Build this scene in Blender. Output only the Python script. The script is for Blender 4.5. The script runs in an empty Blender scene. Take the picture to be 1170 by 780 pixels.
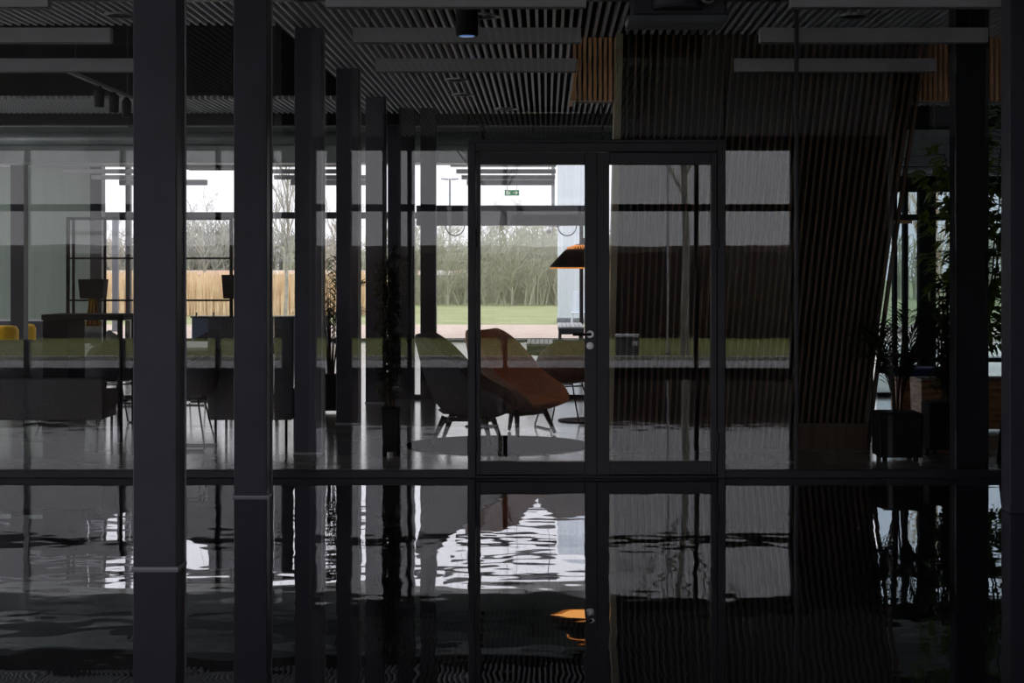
import bpy, bmesh, math, random
from mathutils import Vector, Matrix, noise
random.seed(7)
C = bpy.context.scene.collection
PI = math.pi
F, VX, HY, H = 1950.0, 624.0, 313.0, 1.46      # lens and eye of the photograph

def X(px, Y): return (px - VX) * Y / F
def Z(py, Y): return H - (py - HY) * Y / F

# ---------------------------------------------------------------- materials
def lin(c):
    return tuple(((v/255)/12.92 if v/255 <= .04045 else ((v/255+.055)/1.055)**2.4) for v in c)
def mat(name, rgb, rough=.5, metal=0., spec=.5, var=0., scale=8., stretch=None, bump=0., rgb2=None, emit=None, es=0., detail=4, ior=1.45, sub=0.):
    m = bpy.data.materials.new(name); m.use_nodes = True
    nt = m.node_tree; b = nt.nodes['Principled BSDF']
    col = lin(rgb)
    b.inputs['Base Color'].default_value = (*col, 1)
    b.inputs['Roughness'].default_value = rough
    b.inputs['Metallic'].default_value = metal
    b.inputs['Specular IOR Level'].default_value = spec
    b.inputs['IOR'].default_value = ior
    if var or bump or rgb2:
        tc = nt.nodes.new('ShaderNodeTexCoord'); mp = nt.nodes.new('ShaderNodeMapping')
        if stretch: mp.inputs['Scale'].default_value = stretch
        nt.links.new(tc.outputs['Object'], mp.inputs['Vector'])
        n = nt.nodes.new('ShaderNodeTexNoise'); n.inputs['Scale'].default_value = scale; n.inputs['Detail'].default_value = detail
        nt.links.new(mp.outputs['Vector'], n.inputs['Vector'])
        if var or rgb2:
            r = nt.nodes.new('ShaderNodeValToRGB')
            c2 = lin(rgb2) if rgb2 else tuple(min(1, v*(1+var)) for v in col)
            c1 = col if rgb2 else tuple(v*(1-var) for v in col)
            r.color_ramp.elements[0].position = .35; r.color_ramp.elements[1].position = .65
            r.color_ramp.elements[0].color = (*c1, 1); r.color_ramp.elements[1].color = (*c2, 1)
            nt.links.new(n.outputs['Fac'], r.inputs['Fac']); nt.links.new(r.outputs['Color'], b.inputs['Base Color'])
        if bump:
            bp = nt.nodes.new('ShaderNodeBump'); bp.inputs['Strength'].default_value = bump; bp.inputs['Distance'].default_value = .02
            nt.links.new(n.outputs['Fac'], bp.inputs['Height']); nt.links.new(bp.outputs['Normal'], b.inputs['Normal'])
    if emit:
        b.inputs['Emission Color'].default_value = (*lin(emit), 1); b.inputs['Emission Strength'].default_value = es
    return m

def glass(name, refl=.05, tint=(1, 1, 1), wave=0., power=5):
    """thin pane: lets light through, mirrors a little; each pane has two such faces"""
    m = bpy.data.materials.new(name); m.use_nodes = True; nt = m.node_tree; nt.nodes.clear()
    o = nt.nodes.new('ShaderNodeOutputMaterial'); mx = nt.nodes.new('ShaderNodeMixShader')
    t = nt.nodes.new('ShaderNodeBsdfTransparent'); g = nt.nodes.new('ShaderNodeBsdfGlossy')
    t.inputs['Color'].default_value = (*tint, 1); g.inputs['Roughness'].default_value = 0.0
    lw = nt.nodes.new('ShaderNodeLayerWeight'); lw.inputs['Blend'].default_value = .5
    p = nt.nodes.new('ShaderNodeMath'); p.operation = 'POWER'; p.inputs[1].default_value = power
    ml = nt.nodes.new('ShaderNodeMath'); ml.operation = 'MULTIPLY_ADD'; ml.inputs[1].default_value = 1-refl; ml.inputs[2].default_value = refl
    nt.links.new(lw.outputs['Facing'], p.inputs[0]); nt.links.new(p.outputs[0], ml.inputs[0]); nt.links.new(ml.outputs[0], mx.inputs['Fac'])
    nt.links.new(t.outputs[0], mx.inputs[1]); nt.links.new(g.outputs[0], mx.inputs[2]); nt.links.new(mx.outputs[0], o.inputs['Surface'])
    if wave:
        tc = nt.nodes.new('ShaderNodeTexCoord'); n = nt.nodes.new('ShaderNodeTexNoise'); n.inputs['Scale'].default_value = 1.1; n.inputs['Detail'].default_value = 1
        bp = nt.nodes.new('ShaderNodeBump'); bp.inputs['Strength'].default_value = 1; bp.inputs['Distance'].default_value = wave
        nt.links.new(tc.outputs['Object'], n.inputs['Vector']); nt.links.new(n.outputs['Fac'], bp.inputs['Height']); nt.links.new(bp.outputs['Normal'], g.inputs['Normal'])
    return m

def tile_mat(name, rgb, rgb2, tile, rough, groove=.012, gcol=.55, spec=.5, ior=1.45):
    m = mat(name, rgb, rough, rgb2=rgb2, scale=1.3, spec=spec, ior=ior); nt = m.node_tree; b = nt.nodes['Principled BSDF']
    src = b.inputs['Base Color'].links[0].from_socket
    tc = nt.nodes.new('ShaderNodeTexCoord'); br = nt.nodes.new('ShaderNodeTexBrick')
    br.offset = .5; br.inputs['Scale'].default_value = 1.0
    br.inputs['Brick Width'].default_value = tile[0]; br.inputs['Row Height'].default_value = tile[1]
    br.inputs['Mortar Size'].default_value = groove/2; br.inputs['Mortar Smooth'].default_value = 0
    br.inputs['Color1'].default_value = (1, 1, 1, 1); br.inputs['Color2'].default_value = (.86, .86, .86, 1); br.inputs['Mortar'].default_value = (gcol, gcol, gcol, 1)
    mx = nt.nodes.new('ShaderNodeMix'); mx.data_type = 'RGBA'; mx.blend_type = 'MULTIPLY'; mx.inputs[0].default_value = 1
    nt.links.new(tc.outputs['Object'], br.inputs['Vector']); nt.links.new(src, mx.inputs[6]); nt.links.new(br.outputs['Color'], mx.inputs[7])
    nt.links.new(mx.outputs[2], b.inputs['Base Color'])
    return m

def floor_polished():
    """black polished resin floor: strong mirror, gently uneven"""
    m = bpy.data.materials.new('black polished resin floor'); m.use_nodes = True; nt = m.node_tree; nt.nodes.clear()
    o = nt.nodes.new('ShaderNodeOutputMaterial'); mx = nt.nodes.new('ShaderNodeMixShader')
    d = nt.nodes.new('ShaderNodeBsdfDiffuse'); d.inputs['Color'].default_value = (.018, .018, .022, 1)
    g = nt.nodes.new('ShaderNodeBsdfGlossy'); g.inputs['Roughness'].default_value = .012; g.inputs['Color'].default_value = (.93, .93, .97, 1)
    lw = nt.nodes.new('ShaderNodeLayerWeight'); lw.inputs['Blend'].default_value = .5
    p = nt.nodes.new('ShaderNodeMath'); p.operation = 'POWER'; p.inputs[1].default_value = 3.2
    ml = nt.nodes.new('ShaderNodeMath'); ml.operation = 'MULTIPLY_ADD'; ml.inputs[1].default_value = .94; ml.inputs[2].default_value = .06
    tc = nt.nodes.new('ShaderNodeTexCoord'); mp = nt.nodes.new('ShaderNodeMapping'); mp.inputs['Scale'].default_value = (1, 1, 1)
    n = nt.nodes.new('ShaderNodeTexNoise'); n.inputs['Scale'].default_value = 1.9; n.inputs['Detail'].default_value = 2.2; n.inputs['Roughness'].default_value = .55
    bp = nt.nodes.new('ShaderNodeBump'); bp.inputs['Strength'].default_value = 1; bp.inputs['Distance'].default_value = .0022
    L = nt.links.new
    L(tc.outputs['Object'], mp.inputs['Vector']); L(mp.outputs['Vector'], n.inputs['Vector']); L(n.outputs['Fac'], bp.inputs['Height'])
    L(bp.outputs['Normal'], g.inputs['Normal']); L(lw.outputs['Facing'], p.inputs[0]); L(p.outputs[0], ml.inputs[0]); L(ml.outputs[0], mx.inputs['Fac'])
    L(d.outputs[0], mx.inputs[1]); L(g.outputs[0], mx.inputs[2]); L(mx.outputs[0], o.inputs['Surface'])
    return m

M = dict(
    black=mat('black lacquered steel', (68, 64, 80), .42, var=.12, scale=3),
    frame=mat('anthracite door frame', (50, 48, 58), .4, var=.1, scale=3),
    dark=mat('matt black', (17, 17, 20), .7),
    void=mat('black painted soffit', (8, 8, 13), .9),
    navy=mat('navy black steel', (22, 26, 36), .5),
    slat=mat('light grey aluminium slat', (222, 225, 232), .5, var=.05),
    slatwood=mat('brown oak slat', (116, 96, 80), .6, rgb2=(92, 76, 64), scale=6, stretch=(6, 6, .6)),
    orange=mat('oak slat with warm light tone', (250, 196, 142), .5, rgb2=(234, 172, 122), scale=6, stretch=(6, 6, .6)),  # warm lamplight put into the base colour
    palewood=mat('pale oak edge board', (190, 180, 150), .5, rgb2=(160, 150, 125), scale=5, stretch=(5, 5, .5)),
    lamp=mat('grey anodised light housing', (190, 186, 196), .5, var=.04),
    diff=mat('opal light cover', (120, 120, 122), .6),
    tiles=tile_mat('grey stone floor tiles', (150, 150, 146), (178, 178, 172), (1.2, .6), .14, .016, .35),
    resin=floor_polished(),
    wallgrey=mat('dark plaster', (52, 50, 54), .8, var=.05),
    plaster=mat('warm grey plaster', (190, 186, 180), .8, var=.05),
    pane=glass('clear glass', .055, wave=.00025),
    pane2=glass('far facade glass', .03),
    panet=glass('grey tinted glass', .03, (.62, .69, .72)),
    pane3=glass('near facade glass', .03),
    chrome=mat('brushed nickel', (200, 198, 200), .3, metal=.9),
    charcoal=mat('charcoal wool', (100, 98, 102), .95, spec=.1, var=.15, scale=60, bump=.2),
    rust=mat('terracotta wool', (190, 150, 134), .95, spec=.1, var=.15, scale=60, bump=.2),
    taupe=mat('brown leather', (134, 110, 98), .55, var=.15, scale=20, bump=.1),
    ashleg=mat('dark stained ash', (48, 42, 42), .5, var=.2, scale=10),
    rug=mat('dark wool rug', (26, 22, 24), 1., spec=0., var=.3, scale=40, bump=.3),
    copper=mat('warm glowing brass', (230, 140, 50), .35, metal=.4, emit=(255, 170, 84), es=.55),
    glow=mat('lamp glow', (255, 190, 100), .5, emit=(255, 178, 96), es=1.5),
    leaf=mat('dark green leaf', (40, 58, 30), .45, rgb2=(24, 38, 20), scale=3),
    leaf2=mat('bright green leaf', (112, 136, 46), .4, rgb2=(60, 86, 30), scale=3),
    stem=mat('brown stem', (70, 56, 40), .8, var=.3),
    soil=mat('potting soil', (40, 32, 26), .95, var=.4, scale=30),
    oakbox=mat('oak veneer', (226, 168, 122), .5, rgb2=(150, 96, 62), scale=4, stretch=(1, 1, 8)),
    blue=mat('navy blue cushion', (36, 50, 110), .9, var=.1, scale=30),
    yellow=mat('yellow felt', (226, 176, 30), .8, var=.08, scale=30),
    ochre=mat('ochre cloth', (190, 150, 60), .9, rgb2=(120, 70, 50), scale=4, stretch=(4, 4, .6)),
    cable=mat('black cable', (20, 20, 22), .5),
    wire=mat('steel suspension wire', (90, 90, 92), .4, metal=.6),
    duct=mat('galvanised duct', (176, 184, 186), .4, metal=.5, var=.15, scale=2),
    green=mat('exit sign green', (20, 150, 70), .5, emit=(20, 150, 70), es=.35),
    white=mat('white enamel', (232, 232, 236), .4),
    pict=mat('exit sign white', (235, 245, 238), .5, emit=(235, 245, 238), es=.5),
    blind=mat('grey green roller screen', (176, 182, 176), .85, rgb2=(162, 170, 164), scale=2, stretch=(4, 4, .2)),
    paving=tile_mat('pink clay paving', (172, 154, 142), (156, 138, 128), (.2, .1), .85, .01, .8),
    concrete=tile_mat('pale concrete slabs', (176, 172, 164), (196, 190, 180), (.6, .6), .8, .01, .75),
    asphalt=mat('grey asphalt', (150, 148, 150), .9, var=.1, scale=4),
    grass=mat('mown grass', (98, 102, 50), .95, rgb2=(122, 122, 66), scale=2.5),
    field=mat('winter grass', (116, 124, 88), .95, spec=.1, rgb2=(136, 136, 106), scale=.6),
    reed=mat('dry reed', (224, 200, 166), .9, rgb2=(196, 168, 134), scale=2),
    bark=mat('grey bark', (104, 96, 88), .9, var=.25, scale=6),
    palebark=mat('pale grey bark', (150, 146, 138), .9, var=.2, scale=6),  # pale bark; lightened too as mist over the trees on the left
    twig=mat('winter twigs', (132, 126, 108), .9, var=.25, scale=2),
    twigd_haze=mat('grey twigs with haze tone', (142, 140, 134), .95, spec=.1, rgb2=(124, 122, 116), scale=1),  # mist over the far tree line put into the twig colour
    twigg_haze=mat('grey green twigs with haze tone', (164, 164, 146), .95, spec=.1, rgb2=(142, 142, 124), scale=1),  # paled in place of outdoor haze
    hedge=mat('brown beech hedge', (58, 44, 36), .95, rgb2=(34, 27, 24), scale=5, detail=8, bump=.6),
    cladding=mat('pale blue grey cladding', (188, 196, 206), .6, var=.06, scale=2, stretch=(6, 6, .2)),
    zinc=mat('weathered grey metal', (104, 108, 116), .5, metal=.3, var=.1),
    barrier=mat('pink and white barrier', (224, 176, 176), .6, rgb2=(236, 236, 236), scale=.5),
    blueglass=mat('dark blue fascia', (98, 112, 138), .5),
)

def translucent(m, fac, c):
    nt = m.node_tree; b = nt.nodes['Principled BSDF']; o = nt.nodes['Material Output']
    t = nt.nodes.new('ShaderNodeBsdfTranslucent'); t.inputs['Color'].default_value = (*lin(c), 1); mx = nt.nodes.new('ShaderNodeMixShader'); mx.inputs[0].default_value = fac
    nt.links.new(b.outputs[0], mx.inputs[1]); nt.links.new(t.outputs[0], mx.inputs[2]); nt.links.new(mx.outputs[0], o.inputs['Surface'])
translucent(M['blind'], .5, (150, 162, 154))
translucent(M['leaf2'], .35, (150, 180, 50)); translucent(M['leaf'], .25, (60, 90, 30))

# ---------------------------------------------------------------- mesh builder
class MB:
    def __init__(s): s.v = []; s.f = []
    def box(s, x0, x1, y0, y1, z0, z1):
        b = len(s.v)
        s.v += [(x0,y0,z0),(x1,y0,z0),(x1,y1,z0),(x0,y1,z0),(x0,y0,z1),(x1,y0,z1),(x1,y1,z1),(x0,y1,z1)]
        s.f += [tuple(b+i for i in q) for q in ((0,3,2,1),(4,5,6,7),(0,1,5,4),(1,2,6,5),(2,3,7,6),(3,0,4,7))]
        return s
    def hexa(s, bot, top):
        b = len(s.v); s.v += [tuple(p) for p in bot] + [tuple(p) for p in top]; n = len(bot)
        s.f.append(tuple(b+i for i in reversed(range(n)))); s.f.append(tuple(b+n+i for i in range(n)))
        for i in range(n): j = (i+1) % n; s.f.append((b+i, b+j, b+n+j, b+n+i))
        return s
    def tube(s, pts, r, n=8, r1=None, cap=True):
        pts = [Vector(p) for p in pts]; k = len(pts); base = len(s.v)
        up = None
        for i, p in enumerate(pts):
            t = (pts[min(i+1, k-1)] - pts[max(i-1, 0)])
            if t.length < 1e-9: t = Vector((0, 0, 1))
            t.normalize()
            if up is None:
                up = Vector((0, 0, 1)) if abs(t.z) < .9 else Vector((1, 0, 0))
            a = t.cross(up)
            if a.length < 1e-6: a = t.orthogonal()
            a.normalize(); bvec = a.cross(t).normalized(); up = bvec
            rr = r if r1 is None else r + (r1-r)*i/max(1, k-1)
            if isinstance(r, (list, tuple)): rr = r[i]
            for j in range(n):
                q = p + (a*math.cos(2*PI*j/n) + bvec*math.sin(2*PI*j/n))*rr
                s.v.append(tuple(q))
        for i in range(k-1):
            for j in range(n):
                a0 = base+i*n+j; a1 = base+i*n+(j+1) % n
                s.f.append((a0, a0+n, a1+n, a1))
        if cap:
            s.f.append(tuple(base+j for j in range(n))); s.f.append(tuple(base+(k-1)*n+j for j in reversed(range(n))))
        return s
    def lathe(s, prof, n=32, c=(0, 0, 0), capb=True, capt=True):
        base = len(s.v); k = len(prof)
        for r, z in prof:
            for j in range(n): s.v.append((c[0]+r*math.cos(2*PI*j/n), c[1]+r*math.sin(2*PI*j/n), c[2]+z))
        for i in range(k-1):
            for j in range(n):
                a0 = base+i*n+j; a1 = base+i*n+(j+1) % n
                s.f.append((a0, a1, a1+n, a0+n))
        if capb: s.f.append(tuple(base+j for j in reversed(range(n))))
        if capt: s.f.append(tuple(base+(k-1)*n+j for j in range(n)))
        return s
    def quad(s, a, b, c, d):
        i = len(s.v); s.v += [tuple(a), tuple(b), tuple(c), tuple(d)]; s.f.append((i, i+1, i+2, i+3)); return s
    def leaf(s, p, d, up, L, W):
        """folded pointed leaf of two halves"""
        d = Vector(d).normalized(); up = Vector(up); side = d.cross(up)
        if side.length < 1e-4: side = d.orthogonal()
        side.normalize(); nrm = side.cross(d)
        p = Vector(p); tip = p + d*L - nrm*L*.12; m1 = p + d*L*.45 + nrm*L*.03
        i = len(s.v)
        s.v += [tuple(p), tuple(m1+side*W/2+nrm*W*.15), tuple(tip), tuple(m1), tuple(m1-side*W/2+nrm*W*.15)]
        s.f += [(i, i+1, i+2, i+3), (i, i+3, i+2, i+4)]
        return s

def obj(name, mb, m, parent=None, loc=(0, 0, 0), bevel=0., smooth=False, seg=2, sub=0, solid=0., label=None):
    me = bpy.data.meshes.new(name); me.from_pydata(mb.v, [], mb.f); me.update()
    if smooth:
        me.polygons.foreach_set('use_smooth', [True]*len(me.polygons))
    me.materials.append(m if not isinstance(m, str) else M[m])
    o = bpy.data.objects.new(name, me); C.objects.link(o); o.location = loc
    if parent: o.parent = parent
    if solid:
        s = o.modifiers.new('thickness', 'SOLIDIFY'); s.thickness = solid; s.offset = 0
    if sub:
        s = o.modifiers.new('smooth', 'SUBSURF'); s.levels = sub; s.render_levels = sub
    if bevel:
        b = o.modifiers.new('edge', 'BEVEL'); b.width = bevel; b.segments = seg; b.limit_method = 'ANGLE'; b.angle_limit = .7
    if label: o['label'] = label
    return o
def tag(o, label, cat, group=None, kind=None):
    o['label'] = label; o['category'] = cat
    if group: o['group'] = group
    if kind: o['kind'] = kind
    return o
def thing(name, label, cat, loc=(0, 0, 0), rz=0, group=None, kind=None):
    o = bpy.data.objects.new(name, None); C.objects.link(o); o.location = loc; o.rotation_euler = (0, 0, rz); o.empty_display_size = .1
    return tag(o, label, cat, group, kind)
def struct(name, mb, m, label, cat, parent=None, **k):
    o = obj(name, mb, m, parent, **k)
    if not parent: tag(o, label, cat, kind='structure')
    return o
def dup(root, loc, rz, label, group=None, mats=None):
    r = root.copy(); C.objects.link(r); r.location = loc; r.rotation_euler = (0, 0, rz); r['label'] = label
    if group: r['group'] = group
    for ch in list(root.children):
        c = ch.copy(); C.objects.link(c); c.parent = r
        for g in list(ch.children):
            d = g.copy(); C.objects.link(d); d.parent = c
        if mats and ch.name.split('.')[0] in mats:
            c.data = ch.data.copy(); c.data.materials.clear(); c.data.materials.append(M[mats[ch.name.split('.')[0]]])
    return r

YP = 12.26      # the glass partition with the double door
YF = 37.0       # the far glass facade
YR = 20.4       # the glass facade on the right
ZC = 3.46       # slatted ceiling
ZT = 6.2       # ceiling of the far hall
XL, XR = -14.0, 9.0

# ================================================================= SETTING
struct('floor', MB().box(XL, XR, -.6, YP, -.25, 0), 'resin', 'black polished lobby floor mirroring the windows', 'floor')
fl = struct('floor', MB().box(XL, XR, YP, YR+.2, -.25, 0).box(XL, 3.9, YR+.2, YF+.1, -.25, 0), 'tiles', 'pale grey tiled floor behind the glass partition', 'floor')

# slatted ceiling with the dark opening on the left
def ceiling():
    body = MB()
    body.box(-2.17, XR, -.6, 21.4, 3.56, 3.66)                      # soffit over the slats
    body.box(XL, -2.17, -.6, 13.75, 3.56, 3.66)
    body.box(XL, -2.17, 19.5, 21.4, 3.56, 3.66)
    body.box(XL, -2.17, 13.4, 19.8, 4.45, 4.55)                     # raised dark void
    body.box(XL, -2.17, 13.70, 13.76, 3.5, 4.5); body.box(XL, -2.17, 19.49, 19.55, 3.5, 4.5); body.box(-2.20, -2.15, 13.7, 19.5, 3.5, 4.5)
    root = struct('ceiling', body, 'void', 'black soffit above the grey ceiling slats', 'ceiling')
    s = MB(); x = XL+.05
    while x < XR-.05:
        if x > -2.17: s.box(x, x+.023, -.5, 21.3, ZC, ZC+.07)
        else:
            s.box(x, x+.023, -.5, 13.74, ZC, ZC+.07); s.box(x, x+.023, 19.52, 21.3, ZC, ZC+.07)
        x += .0683
    obj('ceiling_slat', s, 'slat', root, label='light grey slats running away from the viewer')['kind'] = 'stuff'
ceiling()
struct('trim_1', MB().box(XL, XR, 21.3, 21.42, 3.32, 4.6), 'void', 'black bulkhead closing the slatted ceiling', 'beam')
struct('ceiling', MB().box(XL, 3.9, 21.42, YF+.2, ZT, ZT+.1).box(XL, 3.9, 21.3, 21.42, 4.6, ZT), 'wallgrey', 'dark ceiling of the far hall', 'ceiling')
def added_end_glazing(name, x0, x1, ya, yb, zt, label):
    w = thing(name, label, 'window', (x0, 0, 0), kind='structure'); f = MB(); t = x1-x0; y = ya
    while y < yb: f.box(0, t, y-.05, y+.05, 0, zt); y += 2.7
    f.box(0, t, ya, yb, 0, .1); f.box(0, t, ya, yb, zt-.2, zt); f.box(0, t, ya, yb, 2.66, 2.76)
    obj('window_frame', f, 'frame', w); obj('pane', MB().box(t*.4, t*.6, ya, yb, .08, zt-.1), 'pane2', w)
added_end_glazing('window_added', XL-.2, XL, -.6, YF+.2, 6.2, 'unseen glazed left end, added to let in daylight')  # out of view, added to bring more daylight into the interior
struct('wall_right', MB().box(XR, XR+.2, -.6, YR+.2, 0, 4.6), 'plaster', 'plaster wall on the right end', 'wall')
struct('wall_middle', MB().box(3.75, 3.95, YR+.2, YF+.2, 0, 6.3), 'wallgrey', 'side wall between far hall and garden', 'wall')
struct('wall_near', MB().box(3.6, XR, -.65, -.35, 0, 3.6), 'wallgrey', 'solid dark wall beside the near glazing', 'wall')
# upper floor slab seen in the void's sides, closes the roof
struct('ceiling', MB().box(XL-.2, XR+.2, -.7, 21.42, 4.6, 4.8), 'void', 'concrete slab above the lobby', 'ceiling')

# near facade, behind the viewer: seen mirrored in the partition
def near_facade():
    f = MB(); xs = [3.6-1.4*i for i in range(13)]
    for x in xs: f.box(x-.03, x+.03, -.55, -.4, 0, 3.5)
    f.box(XL, 3.6, -.56, -.4, 2.38, 2.48); f.box(XL, 3.6, -.56, -.4, 0, .09); f.box(XL, 3.6, -.56, -.4, 3.27, 4.6); f.box(3.6, XR, -.56, -.4, 3.6, 4.6)
    w = thing('window_1', 'near window wall behind the viewer, mirrored in the glass', 'window', (0, 0, 0), kind='structure')
    obj('window_frame', f, 'black', w)
    obj('pane', MB().box(XL, 3.57, -.49, -.47, .08, 3.3), 'pane3', w)
near_facade()

# far facade
def far_facade():
    w = thing('window_2', 'far window wall with sky and winter field behind', 'window', (0, 0, 0), kind='structure')
    f = MB()
    for x, hw in ((-13.4, .06), (-9.77, .14), (-9.05, .05), (-6.1, .05), (-3.2, .06), (3.6, .06)):
        f.box(x-hw, x+hw, YF-.08, YF+.08, 0, ZT)
    f.box(XL, -2.45, YF-.07, YF+.07, 2.66, 2.80); f.box(XL, 3.75, YF-.07, YF+.07, ZT-.15, ZT)
    f.box(XL, -9.9, YF-.1, YF+.1, 0, .47); f.box(-9.9, 3.75, YF-.07, YF+.07, 0, .07)
    f.box(XL, 3.75, YF-.05, YF+.05, 4.95, 5.05)
    obj('window_frame', f, 'frame', w)
    obj('pane', MB().box(XL, 3.7, YF-.012, YF+.012, .05, ZT-.1), 'pane2', w)
    # entrance portal in the facade
    p = thing('door_2', 'wide grey entrance portal in the far window wall', 'door', (0, 0, 0), kind='structure')
    q = MB(); q.box(-2.78, 1.2, YF-.45, YF-.1, 2.50, 2.93); q.box(-2.55, -2.36, YF-.45, YF-.1, 0, 2.5); q.box(.72, .80, YF-.3, YF-.1, 0, 2.5); q.box(-2.36, .75, YF-.3, YF-.1, 0, .05)
    obj('door_frame', q, 'black', p, bevel=.01)
far_facade()

# right facade
def right_facade():
    w = thing('window_3', 'window wall behind the plants and oak bench', 'window', (0, 0, 0), kind='structure')
    f = MB(); y0, y1 = YR-.07, YR+.07
    for px, hw in ((1022, .02), (1034, .025), (1058.5, .10), (1160, .06)): 
        x = X(px, YR); f.box(x-hw, x+hw, y0, y1, 0, 2.62)
    f.box(3.95, XR, y0, y1, 2.44, 3.5); f.box(3.95, XR, y0-.06, y1, 2.10, 2.17)
    f.box(3.95, XR, y0, y1, 0, .05); f.box(3.95, 4.45, y0, y1, .28, .36)
    obj('window_frame', f, 'navy', w)
    obj('window_sill', MB().box(4.55, XR, y0-.18, y1, .42, .47), 'navy', w)
    obj('pane', MB().box(3.95, XR-.01, YR-.012, YR+.012, .04, 2.5), 'panet', w)
    obj('blind', MB().box(3.98, 4.35, y0-.04, y0-.03, 2.06, 2.10), 'orange', w)
right_facade()

# glass partition with the double door (door_1)
def partition():
    w = thing('window_4', 'glass partition across the lobby in black frames', 'window', (0, YP, 0), kind='structure')
    dl, dr = X(535, YP), X(828, YP)
    f = MB()
    f.box(XL, dl, -.04, .04, 0, .055); f.box(dr, XR, -.04, .04, 0, .055)
    f.box(XL, XR, -.04, .04, 3.42, 3.5)
    f.box(dl, dr, -.035, .035, 2.40, 2.425)
    for px, hw in ((152-300, .03), (910, .012),):
        x = X(px, YP); f.box(x-hw, x+hw, -.035, .035, 0, 3.45)
    obj('window_frame', f, 'frame', w, bevel=.004)
    xs = [XL, X(-150, YP), X(312, YP), dl]
    for a, b in zip(xs, xs[1:]): obj('pane', MB().box(a+.006, b-.006, -.012, .012, .05, 3.45), 'pane', w)
    obj('pane', MB().box(dl+.006, dr-.006, -.012, .012, 2.42, 3.45), 'pane', w)
    obj('pane', MB().box(dr+.006, X(910, YP)-.005, -.012, .012, .05, 3.45), 'pane', w)
    obj('pane', MB().box(X(910, YP)+.005, X(1092, YP), -.012, .012, .05, 3.45), 'pane', w)
    obj('pane', MB().box(X(1126, YP), XR-.02, -.012, .012, .05, 3.45), 'pane', w)
    # door
    d = thing('door_1', 'black framed glass double door in the partition', 'door', (0, YP, 0), kind='structure')
    J = .055
    fr = MB(); fr.box(dl, dl+J, -.06, .06, 0, 2.40); fr.box(dr-J, dr, -.06, .06, 0, 2.40); fr.box(dl+J, dr-J, -.06, .06, 2.335, 2.40); fr.box(dl+J, dr-J, -.06, .06, 0, .02)
    obj('door_frame', fr, 'frame', d, bevel=.005)
    mid = X(682, YP)
    for side, (a, b) in enumerate(((dl+J+.004, mid-.0005), (mid+.0005, dr-J-.004))):
        leaf = MB(); la = X(549, YP)-a if side == 0 else X(696, YP)-a
        rb = b-X(668, YP) if side == 0 else b-X(812, YP)
        leaf.box(a, a+la, -.045, .045, .025, 2.33); leaf.box(b-rb, b, -.045, .045, .025, 2.33)
        leaf.box(a+la, b-rb, -.045, .045, .025, .115); leaf.box(a+la, b-rb, -.045, .045, 2.245, 2.33)
        L = obj('door_leaf', leaf, 'frame', d, bevel=.004)
        obj('pane', MB().box(a+la-.005, b-rb+.005, -.01, .01, .11, 2.25), 'pane', L)
        hg = MB()
        hx = a-.004 if side == 0 else b+.004
        for z in (.2, 1.65): hg.tube([(hx, -.062, z), (hx, -.062, z+.13)], .011, 8)
        obj('hinge', hg, 'frame', L)
        if side == 0:
            hx = X(674, YP); hz = 1.03
            ro = MB().lathe([(.026, 0), (.026, .012)], 20); o = obj('handle_rose', ro, 'chrome', L, (hx, -.045, hz)); o.rotation_euler = (PI/2, 0, 0)
            lv = MB().tube([(hx, -.05, hz), (hx, -.10, hz), (hx-.012, -.108, hz), (hx-.125, -.108, hz)], .0105, 10)
            obj('door_handle', lv, 'dark', L, smooth=True)
            cy = MB().lathe([(.026, 0), (.026, .01), (.012, .012), (.012, .016)], 20); o = obj('lock_cylinder', cy, 'chrome', L, (hx, -.045, hz-.083)); o.rotation_euler = (PI/2, 0, 0)
partition()

# second glass screen further in
def screen2():
    w = thing('window_5', 'inner glass screen standing behind the lounge chairs', 'window', (0, 20.0, 0), kind='structure')
    f = MB()
    f.box(-2.0, .55, -.04, .04, 0, .05); f.box(-1.72, -1.54, -.06, .06, 0, 3.4); f.box(-1.47, -1.29, -.06, .06, 0, 3.4)
    obj('window_frame', f, 'frame', w, bevel=.005)
    obj('pane', MB().box(-1.29, .5, -.008, .008, .05, 3.35), 'pane2', w)
screen2()

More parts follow.
